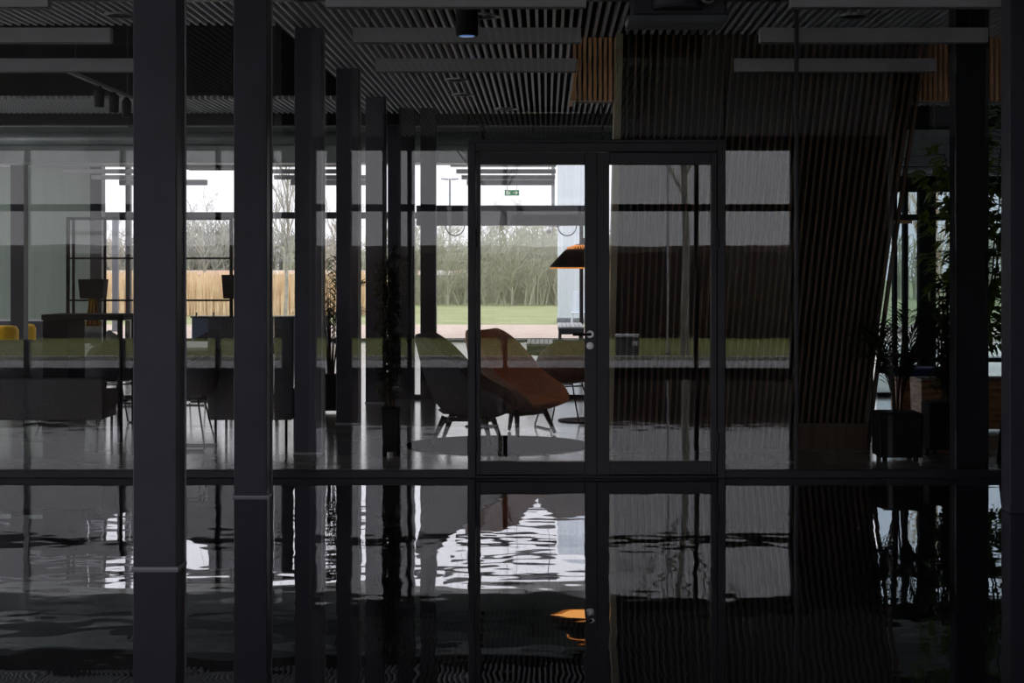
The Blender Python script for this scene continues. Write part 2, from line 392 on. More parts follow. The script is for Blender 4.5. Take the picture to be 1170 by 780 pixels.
# slatted, leaning timber volume (front Y 14.2)
YW = 14.23
def slat_wall():
    w = thing('wall_middle', 'leaning wall clad in upright brown timber slats', 'wall', (0, 0, 0), kind='structure')
    xl0, xl1, xr0, xr1 = X(699, YW), X(712, YW), X(992, YW), X(1061, YW)
    def edge(t): # right edge, gently curved
        z = t*ZC
        return xr0 + (xr1-xr0)*(t*.82 + .18*t*t)
    b = MB(); K = 10
    for i in range(K):
        t0, t1 = i/K, (i+1)/K
        a0 = xl0+(xl1-xl0)*t0+.10; a1 = xl0+(xl1-xl0)*t1+.10; e0 = edge(t0)-.02; e1 = edge(t1)-.02
        y = YW+.07
        b.hexa([(a0, y, t0*3.56), (e0, y, t0*3.56), (e0, y+1.6, t0*3.56), (a0, y+1.6, t0*3.56)], [(a1, y, t1*3.56), (e1, y, t1*3.56), (e1, y+1.6, t1*3.56), (a1, y+1.6, t1*3.56)])
    b.hexa([(xl0, YW+.07, 0), (xl0+.3, YW+.07, 0), (xl0+.3, YW+.3, 0), (xl0, YW+.3, 0)], [(xl1, YW+.07, 3.5), (xl1+.3, YW+.07, 3.5), (xl1+.3, YW+.3, 3.5), (xl1, YW+.3, 3.5)])
    obj('wall_body', b, 'dark', w)
    s = MB(); n = 40
    for k in range(n+1):
        u = k/n; wd = .017 + .009*u*u
        for i in range(K):
            t0, t1 = i/K, (i+1)/K
            c0 = (xl0+(xl1-xl0)*t0+.05)*(1-u) + edge(t0)*u; c1 = (xl0+(xl1-xl0)*t1+.05)*(1-u) + edge(t1)*u
            s.hexa([(c0-wd/2, YW, t0*ZC), (c0+wd/2, YW, t0*ZC), (c0+wd/2, YW+.07, t0*ZC), (c0-wd/2, YW+.07, t0*ZC)],
                   [(c1-wd/2, YW, t1*ZC), (c1+wd/2, YW, t1*ZC), (c1+wd/2, YW+.07, t1*ZC), (c1-wd/2, YW+.07, t1*ZC)])
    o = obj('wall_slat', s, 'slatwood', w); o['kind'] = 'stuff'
    e = MB().hexa([(X(693, YW), YW-.03, 0), (X(699.5, YW), YW-.03, 0), (X(699.5, YW), YW+.32, 0), (X(693, YW), YW+.32, 0)],
                  [(X(704, YW), YW-.03, ZC), (X(712, YW), YW-.03, ZC), (X(712, YW), YW+.32, ZC), (X(704, YW), YW+.32, ZC)])
    obj('edge_board', e, 'palewood', w, label='pale edge board')
    p = MB().box(X(905, YW), xr0-.01, YW-.06, YW-.005, 0, .22)
    obj('baseboard', p, 'slatwood', w)
slat_wall()

# box of slats under the ceiling, behind; their orange carries warm lamplight
def orange_box():
    w = thing('wall_upper', 'timber slats, warm lamplight put into their orange, cladding a box under the ceiling', 'wall', (0, 0, 0), kind='structure')
    s = MB(); YO = 14.35
    a = X(655, YO); z0 = Z(115, YO)
    x = a
    while x < X(708, YO):
        s.box(x, x+.024, YO, YO+.06, z0, 3.45); x += .043
    x = X(1050, YO)
    while x < X(1160, YO):
        s.box(x, x+.024, YO, YO+.06, z0, 3.45); x += .043
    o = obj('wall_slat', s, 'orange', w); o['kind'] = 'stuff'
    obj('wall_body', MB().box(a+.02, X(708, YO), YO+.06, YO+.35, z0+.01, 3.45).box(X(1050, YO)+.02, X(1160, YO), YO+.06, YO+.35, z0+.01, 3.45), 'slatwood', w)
    # leaning side board of the left part
    obj('edge_board', MB().hexa([(X(651, YO), YO-.01, z0), (a+.0, YO-.01, z0), (a+.0, YO+.5, z0), (X(651, YO), YO+.5, z0)],
        [(X(665, YO), YO-.01, 3.45), (X(666, YO), YO-.01, 3.45), (X(666, YO), YO+.5, 3.45), (X(665, YO), YO+.5, 3.45)]), 'orange', w)
orange_box()

# ================================================================= COLUMNS
cols = [(3.04, 'square black column nearest the window behind the viewer'),
        (8.44, 'widest and nearest square black column, standing on the polished floor'),
        (11.16, 'square black column standing just in front of the glass partition'),
        (13.86, 'square black column first behind the glass partition'),
        (16.60, 'square black column second behind the glass partition'),
        (19.30, 'square black column third behind the glass partition'),
        (22.0, 'square black column beyond the slatted ceiling, last of the row')]
for i, (y, lb) in enumerate(cols):
    root = thing('square_column', lb, 'column', (-1.935, y, 0), group='row of black columns left of the door', kind='thing')
    top = ZC if i < 6 else 3.9
    s = MB().box(-.108, .108, 0, .19, .004, top)
    obj('shaft', s, 'black', root, bevel=.006)
    obj('base_plate', MB().box(-.116, .116, -.008, .2, 0, .012), 'lamp', root)
    obj('edge_strip', MB().box(.108, .116, .182, .192, .012, top), 'lamp', root)
for x, y, w_, lb in ((X(1109, 12.6), 12.55, .122, 'dark navy column beside the potted plants'), (X(1182, 10.4), 10.4, .15, 'dark column cut by the right edge of view')):
    root = thing('square_column', lb, 'column', (x, y, 0), group='columns on the right', kind='thing')
    obj('shaft', MB().box(-w_, w_, 0, .2, 0, ZC if y < 12 else 3.15), 'navy' if y > 12 else 'black', root, bevel=.006)
    obj('column_head', MB().box(-w_-.0, w_+.0, -.01, .21, 3.12 if y > 12 else 3.40, ZC), 'dark', root)

# ================================================================= LINEAR LIGHTS
def linear_light(x0, y, z, L, hh, top, label, group):
    r = thing('linear_pendant_light', label, 'light', (x0, y, z), group=group)
    obj('housing', MB().box(0, L, -.04, .04, 0.006, hh), 'lamp', r, bevel=.003)
    obj('diffuser', MB().box(.01, L-.01, -.034, .034, 0, .007), 'diff', r)
    for xx in (.12, L-.12): obj('suspension_wire', MB().tube([(xx, 0, hh-.01), (xx, 0, top-z+.02)], .0025, 6), 'wire', r)
    return r
colsX = {'left': -4.83, 'middle': -1.405, 'right': 1.555}
rows = [(10.9, 'nearest', 3.155), (12.45, 'second', 3.14), (14.1, 'third', 3.125)]
for cn, x0 in colsX.items():
    for y, rn, z in rows:
        where = {'left': 'over the tall benches and bar table', 'middle': 'over the lounge chairs', 'right': 'before the leaning slatted wall'}[cn]
        linear_light(x0, y, z, 1.66, .112, ZC, f'{rn} grey linear light {where}', 'unlit linear lights under the slatted ceiling')
for cn, x0 in (('row by the blinds', -8.6), ('row by the steel screen', -5.15), ('row above the exit sign', -1.6)):
    for k, (y, hh) in enumerate(((26.7, .07), (28.5, .075), (30.4, .075), (32.3, .08), (34.4, .11))):
        rn = ('first', 'second', 'third', 'fourth', 'last')[k]
        linear_light(x0, y, 3.25, 1.77, hh, ZT, f'{rn} dark linear light of the far hall, {cn}', 'dark linear lights of the far hall')

# ceiling spotlight cylinder
r = thing('ceiling_spotlight', 'black cylinder spotlight under the grey ceiling slats', 'light', (X(533.5, 11.7), 11.7, Z(41, 11.7)))
obj('lamp_body', MB().lathe([(.073, 0), (.077, .01), (.077, .22)], 28), 'dark', r, smooth=False)
obj('lens', MB().lathe([(.05, -.004), (.055, 0), (.055, .004)], 20), mat('blue lens', (60, 120, 200), .2, emit=(60, 130, 220), es=.3), r)
obj('ceiling_mount', MB().lathe([(.03, .22), (.03, ZC-Z(41, 11.7)+.02)], 16), 'dark', r)

# big black extractor / projector unit at the top
def unit():
    y = 11.2; x0, x1 = X(716, y), X(832, y); zb = Z(26, y)
    r = thing('ceiling_air_unit', 'large black air unit hanging above the right door leaf', 'air unit', ((x0+x1)/2, y, zb))
    w = (x1-x0)/2
    obj('body', MB().box(-w+.035, w-.005, .0, .32, .045, ZC-zb), 'black', r, bevel=.02)
    obj('bottom_plate', MB().hexa([(-w+.01, -.03, 0), (w-.015, -.03, 0), (w-.015, .33, 0), (-w+.01, .33, 0)], [(-w, -.05, .045), (w, -.05, .045), (w, .35, .045), (-w, .35, .045)]), 'zinc', r, bevel=.004, label='grey bottom plate')
    obj('drum', MB().lathe([(.16, .08), (.17, .1), (.17, .3)], 36, (-.0, -.02, 0)), 'black', r, smooth=False)
    t = MB(); pts = []
    for i in range(80):
        a = i*.5; pts.append((.19+.055*math.cos(a), -.06+.004*i/4, .17+.06*math.sin(a)))
    obj('coiled_cable', t.tube([(p[0], p[1]-.1, p[2]) for p in pts], .006, 6), 'duct', r, smooth=True)
    for sx in (-1, 1): obj('hanger', MB().tube([(sx*.25, .25, .3), (sx*.25, .25, ZC-zb+.05)], .012, 8), 'dark', r)
unit()

# recessed downlight rings between the slats
for k, (px, py, lb) in enumerate(((405*.342, 50*.342, 'behind the left edge of the nearest column'), (552, 18, 'beside the black cylinder spotlight'), (522, 91, 'under the slats, highest of the two small ones above the glass'),
        (529, 108, 'under the slats, lower of the two small ones above the glass'), (579, 124, 'close to the black bulkhead'), (975, 18, 'above the leaning slatted wall'))):
    y = (ZC-H)*F/(HY-py)
    r = thing('recessed_downlight', 'small round recessed downlight '+lb, 'light', (X(px, y), y, ZC-.012), group='round downlights in the slatted ceiling')
    rr = .13
    obj('ring', MB().lathe([(rr, 0), (rr, .02), (rr-.025, .02), (rr-.025, .004), (rr, 0)], 28, capb=False, capt=False), 'duct', r)
    obj('reflector', MB().lathe([(.04, .012), (rr-.03, .004)], 24, capb=True, capt=False), 'dark', r)

# track light in the dark opening
r = thing('track_light', 'black spotlight rail in the dark ceiling opening', 'light', (-4.66, 16.6, 3.42))
obj('rail', MB().box(-.02, .02, 0, 2.7, 0, .035), 'lamp', r)
for yy in (1.2, 1.8, 2.35):
    obj('spotlight', MB().lathe([(.05, -.22), (.055, -.05), (.02, 0)], 16, (.0, yy, 0)), 'dark', r)
for xx, yy in ((0, .3), (0, 2.4)): obj('hanger', MB().tube([(xx, yy, .03), (xx, yy, 1.04)], .006, 6), 'wire', r)

# ducts and trays in the far hall and over the right window
for name, lb, y, z, rr, xa, xb in (('ventilation_duct', 'round grey duct running across the far hall', 23.3, 3.62, .15, -13.9, 3.6), ('ventilation_duct', 'thinner round duct running lower across the far hall', 23.9, 3.36, .09, -13.9, 3.6)):
    r = thing(name, lb, 'duct', (0, y, z))
    obj('pipe', MB().tube([(xa, 0, 0), (xb, 0, 0)], rr, 20), 'duct', r, smooth=True)
    x = xa+1
    while x < xb:
        cl = obj('clamp', MB().tube([(x, 0, 0), (x+.05, 0, 0)], rr+.012, 20), 'wallgrey', r)
        obj('hanger', MB().tube([(x+.02, 0, rr), (x+.02, 0, ZT-z+.02)], .008, 6), 'wire', cl); x += 2.4
r = thing('cable_tray', 'flat metal cable tray under the far hall ceiling', 'cable tray', (0, 22.6, 3.52))
t = MB().box(-13.8, 3.6, 0, .3, 0, .012).box(-13.8, 3.6, 0, .012, 0, .07).box(-13.8, 3.6, .29, .3, 0, .07)
obj('tray', t, 'duct', r)
for i in range(9): obj('hanger', MB().tube([(-13+2*i, .006, .05), (-13+2*i, .006, ZT-3.52+.01)], .006, 6), 'wire', r)
r = thing('rectangular_duct', 'long rectangular dark duct below the round ducts', 'duct', (0, 24.1, 3.03))
obj('duct_body', MB().box(-13.9, 3.7, 0, .5, 0, .24), 'duct', r)
for i in range(8): obj('hanger', MB().tube([(-12.8+2.1*i, .25, .23), (-12.8+2.1*i, .25, ZT-3.03+.01)], .01, 6), 'wire', r)
struct('trim_2', MB().box(XL, 3.75, 24.7, 24.9, 3.2, ZT), 'duct', 'grey downstand wall above the ducts', 'beam')
r = thing('extract_duct', 'flared grey duct hanging above the steel framed screen', 'duct', (X(243, 25), 25, Z(190, 25)))
obj('hood', MB().hexa([(-.36, -.3, 0), (.36, -.3, 0), (.36, .3, 0), (-.36, .3, 0)], [(-.18, -.18, .62), (.22, -.18, .62), (.22, .18, .62), (-.18, .18, .62)]), 'zinc', r, bevel=.01)
obj('duct_neck', MB().box(-.18, .22, -.18, .18, .62, ZT-Z(190, 25)), 'zinc', r)
obj('flange', MB().box(-.4, .4, -.34, .34, -.04, 0), 'dark', r)
r = thing('wall_duct', 'grey box duct above the window by the plants', 'duct', (X(1060, 19.6), 19.6, 2.62))
obj('duct_body', MB().box(-.5, 2.2, 0, .35, .1, .5), 'duct', r, bevel=.01)
obj('pipe', MB().tube([(-.6, .05, 0.02), (2.4, .05, .02)], .05, 12), 'duct', r, smooth=True)
obj('hanger', MB().tube([(.1, .1, .5), (.1, .1, .86)], .008, 6).tube([(1.4, .1, .5), (1.4, .1, .86)], .008, 6), 'wire', r)

# exit sign
r = thing('exit_sign', 'green emergency exit sign hanging in the far hall', 'sign', (X(585, 36), 36, Z(223.3, 36)))
obj('sign_panel', MB().box(-.15, .15, 0, .03, 0, .115), 'green', r)
pc = MB(); yy = -.004
pc.box(-.13, -.075, yy, 0, .015, .10)                    # doorway
obj('pictogram', pc, 'pict', r)
man = MB()                                              # running figure with arrow
man.lathe([(.011, 0), (.011, .003)], 12, (0, 0, 0))
man = MB()
def pl(a, b, w): 
    a = Vector((a[0], 0, a[1])); b = Vector((b[0], 0, b[1])); d = (b-a).normalized(); n = Vector((-d.z, 0, d.x))*w/2
    for sgn in (0,): man.hexa([tuple(a+n+Vector((0, -.007, 0))), tuple(a-n+Vector((0, -.007, 0))), tuple(a-n+Vector((0, -.001, 0))), tuple(a+n+Vector((0, -.001, 0)))], [tuple(b+n+Vector((0, -.007, 0))), tuple(b-n+Vector((0, -.007, 0))), tuple(b-n+Vector((0, -.001, 0))), tuple(b+n+Vector((0, -.001, 0)))])
pl((-.05, .07), (-.06, .04), .018); pl((-.06, .04), (-.035, .02), .009); pl((-.06, .04), (-.08, .015), .009); pl((-.05, .068), (-.03, .05), .007); pl((-.046, .083), (-.046, .097), .015)
pl((.02, .057), (.11, .057), .014); pl((.075, .095), (.115, .057), .014); pl((.075, .02), (.115, .057), .014)
obj('running_figure', man, 'pict', r)
obj('hanger', MB().tube([(-.1, .015, .11), (-.1, .015, ZT-Z(223.3, 36))], .004, 6).tube([(.1, .015, .11), (.1, .015, ZT-Z(223.3, 36))], .004, 6), 'wire', r)

# dome camera on bracket and two cable loops below the portal
r = thing('dome_camera', 'white dome camera on a curved arm below the portal', 'camera', (X(627, 37.5), 37.5, Z(264, 37.5)))
dm = MB(); prof = [(.075*math.sin(a), -.075*math.cos(a)) for a in [i*PI/10 for i in range(1, 10)]]
obj('dome', dm.lathe(prof, 20), 'white', r, smooth=True)
obj('arm', MB().tube([(0, 0, .06), (.03, 0, .11), (.10, 0, .12), (.2, 0, .10), (.26, .0, .14), (.3, -.38, .14)], .022, 10), 'white', r, smooth=True)
for px, lb in ((520, 'black cable loop hanging left under the portal'), (648, 'black cable loop hanging beside the dome camera')):
    pts = [(.2*math.cos(PI+a), 0, .22*math.sin(PI+a)) for a in [i*PI/14 for i in range(15)]]
    tag(obj('cable_loop', MB().tube(pts, .012, 8), 'cable', loc=(X(px, 36.5), 36.5, 2.50), smooth=True), lb, 'cable', 'cable loops under the portal')

# ================================================================= PENDANT LAMP
def pendant():
    y = 14.9; x = X(668.5, y); z0 = Z(306, y)
    r = thing('pendant_lamp', 'wide dark metal pendant lamp glowing warm underneath', 'lamp', (x, y, z0))
    R = .305
    obj('lamp_shade', MB().lathe([(R, 0), (R, .02), (R-.03, .05), (R-.13, .155), (R-.155, .165)], 48, capb=False, capt=False), mat('dark bronze metal', (38, 32, 32), .3, metal=.5), r, smooth=True, solid=.004)
    g = MB(); n = 36
    for row in range(3):
        for i in range(n):
            a = 2*PI*(i+.5*(row % 2))/n; rr = R-.152-.028*row
            cx, cy = rr*math.cos(a), rr*math.sin(a); zz = .168+.010*row
            g.box(cx-.006, cx+.006, cy-.006, cy+.006, zz, zz+.012)
    obj('perforated_crown', g, 'copper', r, label='ring of glowing holes')
    obj('crown_cap', MB().lathe([(R-.20, .168), (R-.22, .205), (.04, .21), (.03, .26)], 32), 'dark', r, smooth=False)
    obj('diffuser', MB().lathe([(R-.03, .012), (R-.05, .016), (.02, .02)], 40, capt=True), 'glow', r, smooth=False)
    obj('lamp_rim', MB().lathe([(R, -.006), (R+.004, 0), (R, .008), (R-.02, .008), (R-.02, -.002)], 48, capb=False, capt=False), 'copper', r, smooth=True)
    c = MB().tube([(0, 0, .25), (.02, 0, .36), (.12, 0, .55), (.16, .0, .8), (.14, 0, ZC-z0)], .007, 8)
    obj('lamp_cord', c, 'cable', r, smooth=True)
pendant()

# ================================================================= CHAIRS
def shell(stations, nu=8, e=2.6):
    mb = MB(); n = 2*nu+1
    for (sx, sz, hw, rx, rz) in stations:
        for j in range(n):
            u = (j-nu)/nu; f = abs(u)**e
            yy = hw*math.sin(u*PI/2*.96)/math.sin(PI/2*.96)
            mb.v.append((sx+(rx-sx)*f, yy, sz+(rz-sz)*f))
    for i in range(len(stations)-1):
        for j in range(n-1):
            a = i*n+j; mb.f.append((a, a+1, a+1+n, a+n))
    return mb
def lounge_chair(loc, rz, fabric, label, legs='ashleg'):
    r = thing('lounge_chair', label, 'chair', loc, rz, 'high-backed lounge chairs on the round rug')
    st = [(-.41, .935, .19, -.32, .955), (-.405, .87, .27, -.20, .885), (-.36, .70, .31, -.07, .755), (-.31, .53, .34, .03, .63), (-.25, .36, .345, .14, .535),
          (-.14, .25, .34, .25, .485), (.05, .215, .33, .34, .44), (.24, .225, .31, .41, .37), (.37, .265, .27, .435, .30)]
    obj('seat_shell', shell(st), fabric, r, smooth=True, solid=.035, sub=1)
    cu = MB(); P = [(-.2, .30), (-.1, .33), (.15, .34), (.36, .32), (.38, .27), (.1, .245), (-.15, .26)]
    cu.hexa([(p[0], -.24, p[1]) for p in P], [(p[0], .24, p[1]) for p in P])
    obj('seat_cushion', cu, fabric, r, bevel=.02, smooth=True)
    for tx, ty, bx, by in ((-.14, .2, -.24, .28), (-.14, -.2, -.24, -.28), (.2, .2, .27, .28), (.2, -.2, .27, -.28)):
        obj('leg', MB().tube([(tx, ty, .235), (bx, by, 0)], .028, 10, r1=.016), legs, r, smooth=True)
    fr = MB().box(-.18, .24, -.03, .03, .18, .215).box(-.16, -.12, -.22, .22, .18, .21).box(.17, .22, -.22, .22, .18, .21)
    obj('under_frame', fr, legs, r)
    return r
lounge_chair((X(531, 14.7), 14.7, .012), -.12, 'charcoal', 'charcoal grey high-backed lounge chair, the one further left')
c2 = lounge_chair((X(585, 15.5), 15.5, .012), -.62, 'rust', 'terracotta orange high-backed lounge chair behind the door leaf', )
c2.scale = (1.02, 1.02, 1.0)

def shell_chair(loc, rz, fabric, label, group):
    r = thing('shell_chair', label, 'chair', loc, rz, group)
    st = [(-.27, .83, .16, -.25, .835), (-.285, .80, .24, -.20, .805), (-.275, .70, .285, -.09, .74), (-.255, .58, .29, .0, .665), (-.22, .47, .28, .08, .62),
          (-.12, .425, .26, .12, .56), (.05, .43, .25, .16, .50), (.2, .45, .24, .22, .475), (.24, .44, .22, .25, .45)]
    obj('seat_shell', shell(st), fabric, r, smooth=True, solid=.018, sub=1)
    obj('seat_cushion', MB().box(-.17, .2, -.19, .19, .435, .465), fabric, r, bevel=.014)
    for sy in (-1, 1):
        g = MB().tube([(-.12, sy*.12, .425), (-.2, sy*.23, .015), (-.19, sy*.235, .008), (.2, sy*.235, .008), (.21, sy*.23, .015), (.13, sy*.12, .43)], .0075, 8)
        obj('sled_leg', g, 'dark', r, smooth=True)
    obj('crossbar', MB().tube([(-.13, -.13, .40), (-.13, .13, .40)], .007, 8).tube([(.14, -.13, .40), (.14, .13, .40)], .007, 8), 'dark', r)
    return r
sc0 = shell_chair((X(646, 16.25), 16.25, 0), 1.95, 'taupe', 'brown rounded shell chair behind the terracotta lounge chair', 'shell chairs')
dup(sc0, (X(213, 14.3), 14.3, 0), PI, 'dark shell chair with wire legs between the two nearest columns', 'shell chairs', {'seat_shell': 'charcoal', 'seat_cushion': 'charcoal'})
for k, (px, y, rz, lb) in enumerate(((130, 16.5, 2.2, 'dark shell chair seen behind the open end of the bar table'), (62, 16.6, 1.4, 'dark shell chair half hidden behind the bar table'), (226, 19.2, 2.9, 'dark shell chair at the pale far table'),
                                     (152, 19.0, .3, 'dark shell chair left of the pale far table'), (20, 16.6, 1.7, 'dark shell chair behind the long charcoal bench'))):
    dup(sc0, (X(px, y), y, 0), rz, lb, 'shell chairs', {'seat_shell': 'charcoal', 'seat_cushion': 'charcoal'})

# rug, tables
tag(obj('round_rug', MB().lathe([(.79, 0), (.79, .009), (.78, .012)], 64), 'rug', loc=(X(569, 14.55), 14.55, 0)), 'round dark rug under the lounge chairs', 'rug')
r = thing('side_table', 'small black round side table between the lounge chairs', 'table', (X(548, 16.35), 16.35, 0))
obj('table_top', MB().lathe([(.19, .565), (.195, .575), (.19, .585)], 40), 'dark', r)
obj('table_stem', MB().lathe([(.015, .02), (.015, .57)], 14), 'dark', r); obj('table_base', MB().lathe([(.14, 0), (.14, .01), (.02, .025)], 32), 'dark', r)
r = thing('round_table', 'round black table behind the brown shell chair', 'table', (X(672, 17.0), 17.0, 0))
obj('table_top', MB().lathe([(.58, .66), (.60, .67), (.60, .685), (.59, .69)], 56), 'dark', r)
obj('table_stem', MB().lathe([(.04, .02), (.04, .665)], 18), 'dark', r); obj('table_base', MB().lathe([(.3, 0), (.3, .012), (.05, .03)], 36), 'dark', r)

def slatted_bench(x0, x1, y, length, zt, label):
    r = thing('slatted_bench', label, 'bench', ((x0+x1)/2, y, 0), group='pale slatted benches')
    w = (x1-x0)/2; sl = MB(); n = 6
    for i in range(n):
        a = -w + 2*w*i/n; sl.box(a+.005, a+2*w/n-.005, 0, length, zt-.03, zt)
    obj('seat_slats', sl, 'white', r)
    obj('apron', MB().box(-w+.01, w-.01, .01, length-.01, zt-.14, zt-.03), 'zinc', r, bevel=.005)
    for sx in (-1, 1):
        for yy in (.1, length-.1): obj('leg', MB().box(sx*(w-.04)-.02, sx*(w-.04)+.02, yy-.02, yy+.02, 0, zt-.13), 'zinc', r)
    return r
slatted_bench(X(601, 23.5), X(632, 23.5), 23.5, 1.7, .50, 'pale slatted bench just above the brown shell chair')
slatted_bench(X(638, 32.5), X(668, 32.5), 32.5, 3.0, .45, 'pale slatted bench in front of the cladded pillar')

# ------------ left: bar table, tall benches, steel-framed screen
y = 15.35
r = thing('bar_table', 'black bar table with one solid end panel', 'table', (X(47, y), y, 0))
L = X(141, y)-X(47, y)
obj('table_top', MB().box(0, L, 0, .6, 1.045, 1.095), 'dark', r, bevel=.004)
obj('end_panel', MB().box(.01, .235, .02, .58, 0, 1.05), 'dark', r)
for yy in (.04, .56): obj('leg', MB().box(L-.06, L-.02, yy-.02, yy+.02, 0, 1.05), 'dark', r)
obj('footrest', MB().tube([(.23, .3, .3), (L-.04, .3, .3)], .015, 10), 'dark', r)

def tall_bench(x0, x1, y, ztop, zbot, label, mesh=False, legx=(.07,)):
    r = thing('high_back_bench', label, 'bench', (x0, y, 0), group='upholstered benches on thin legs')
    w = x1-x0
    obj('backrest', MB().box(0, w, 0, .08, zbot, ztop), 'charcoal', r, bevel=.015)
    obj('seat', MB().box(.02, w-.02, .08, .62, .30, .44), 'charcoal', r, bevel=.02)
    obj('seat_base', MB().box(.03, w-.03, .08, .58, zbot, .30), 'charcoal', r)
    if mesh:
        g = MB(); n = 34
        for i in range(n): g.box(.02+(w-.04)*i/n, .02+(w-.04)*(i+.5)/n, -.012, 0, ztop-.10, ztop-.02)
        obj('top_piping', g, 'zinc', r)
    for lx in (.06, w-.06):
        for ly in (.05, .55): obj('leg', MB().tube([(lx, ly, zbot+.01), (lx, ly, 0)], .012, 8), 'dark', r)
    return r
yb = 14.7
tall_bench(X(237, yb), X(334, yb), yb, Z(362, yb), Z(480, yb), 'tall charcoal bench back behind the second nearest column', True)
tall_bench(X(-70, yb), X(117, yb), yb, Z(432, yb), Z(480, yb), 'long low charcoal bench in front of the bar table')

def steel_screen():
    y = 20.0; r = thing('steel_framed_screen', 'black steel framed glass screen behind the bar table', 'screen', (X(76, y), y, 0))
    w = X(266, y)-X(76, y); f = MB(); b = .02; h = Z(248, y)
    f.box(0, .035, -b, b, 0, h); f.box(w-.035, w, -b, b, 0, h); f.box(0, w, -b, b, h-.035, h); f.box(0, w, -b, b, 0, .04)
    for zz in (Z(295, y), Z(343, y), .66): f.box(0, w, -.014, .014, zz-.011, zz+.011)
    for px in (84, 120, 160, 208): xx = X(px, y)-X(76, y); f.box(xx-.014, xx+.014, -.014, .014, 0, h)
    obj('screen_frame', f, 'dark', r)
    obj('pane', MB().box(.02, w-.02, -.004, .004, .03, h-.02), 'pane2', r)
    for px0, px1, p0, p1, lb in ((92, 121, 319, 341, 'black open box hooked on the steel screen above the ochre cloth'), (255, 290, 314, 341, 'black open box hooked on the steel screen beside the second column')):
        q = thing('hanging_box', lb, 'box', (X(px0, y-.15), y-.15, Z(p1, y-.15)), group='black boxes hooked on the steel screen')
        ww = X(px1, y)-X(px0, y); hh_ = Z(p0, y)-Z(p1, y)
        obj('box_body', MB().box(0.02, ww-.02, -.1, .1, 0, .015).hexa([(0.02, -.1, 0), (ww-.02, -.1, 0), (ww-.02, -.09, 0), (0.02, -.09, 0)], [(0, -.11, hh_), (ww, -.11, hh_), (ww, -.1, hh_), (0, -.1, hh_)])
            .hexa([(0.02, .09, 0), (ww-.02, .09, 0), (ww-.02, .1, 0), (0.02, .1, 0)], [(0, .1, hh_), (ww, .1, hh_), (ww, .11, hh_), (0, .11, hh_)])
            .hexa([(0.02, -.1, 0), (.03, -.1, 0), (.03, .1, 0), (0.02, .1, 0)], [(0, -.11, hh_), (.01, -.11, hh_), (.01, .11, hh_), (0, .11, hh_)])
            .hexa([(ww-.03, -.1, 0), (ww-.02, -.1, 0), (ww-.02, .1, 0), (ww-.03, .1, 0)], [(ww-.01, -.11, hh_), (ww, -.11, hh_), (ww, .11, hh_), (ww-.01, .11, hh_)]), 'dark', q)
        obj('hook', MB().tube([(.06, .1, hh_-.01), (.06, .14, hh_), (.06, .165, hh_-.03)], .006, 6).tube([(ww-.06, .1, hh_-.01), (ww-.06, .14, hh_), (ww-.06, .165, hh_-.03)], .006, 6), 'wire', q)
    # hanging cloth
    q = MB(); n = 18; zt, zb = Z(339, y), Z(372, y)
    for j in range(9):
        t = j/8; wd = .04 + .045*t
        for i in range(n):
            u = i/(n-1)*2-1; q.v.append((u*wd+.01*t, .018*math.sin(u*9+t*2)*(.3+t), zt+(zb-zt)*t))
    for j in range(8):
        for i in range(n-1): a = j*n+i; q.f.append((a, a+1, a+1+n, a+n))
    tag(obj('hanging_cloth', q, 'ochre', loc=(X(106, y-.12), y-.12, 0), smooth=True, solid=.008), 'ochre cloth hanging below the black box on the screen', 'cloth')
steel_screen()

# pale tables in the hall and dark blue counter by the window
for (px0, px1, y, zt, lb) in ((152, 300, 16.7, .74, 'pale long table between bar table and tall bench'), (84, 150, 27.5, .74, 'pale table by the blinds, seen past the bar table')):
    r = thing('long_table', lb, 'table', (X(px0, y), y, 0), group='pale long tables')
    w = X(px1, y)-X(px0, y)
    obj('table_top', MB().box(0, w, 0, 1.6, zt-.03, zt), 'white', r, bevel=.004)
    for lx in (.1, w-.1):
        for ly in (.08, 1.52): obj('leg', MB().tube([(lx, ly, zt-.02), (lx, ly, 0)], .02, 8), 'dark', r)
y = 30.0
r = thing('low_counter', 'dark blue low counter under the field view', 'counter', (X(219, y), y, 0))
w = X(372, y)-X(219, y)
obj('counter_body', MB().box(0, w, 0, .5, 0, Z(363, y)), 'blueglass', r, bevel=.01)
obj('counter_top', MB().box(-.02, w+.02, -.02, .52, Z(363, y), Z(362, y)+.01), 'navy', r)
for k in range(3):
    xx = X(221+20*k, y)-X(219, y); obj('post', MB().box(xx-.012, xx+.012, .24, .264, Z(363, y), Z(357, y)), 'zinc', r)
for px, py, y, rr, lb in ((3, 372, 30.5, .28, 'yellow felt pouffe at the left edge of view'), (28, 370, 34, .22, 'smaller yellow felt pouffe farther back by the blinds')):
    r = thing('felt_pouffe', lb, 'pouffe', (X(px, y), y, 0), group='yellow pouffes')
    h = Z(py, y)
    obj('cushion', MB().lathe([(rr-.05, .05), (rr, .1), (rr, h-.08), (rr-.04, h-.01), (rr-.1, h)], 32), 'yellow', r, smooth=True)
    obj('pouffe_base', MB().lathe([(rr-.06, 0), (rr-.06, .06)], 32), 'dark', r)
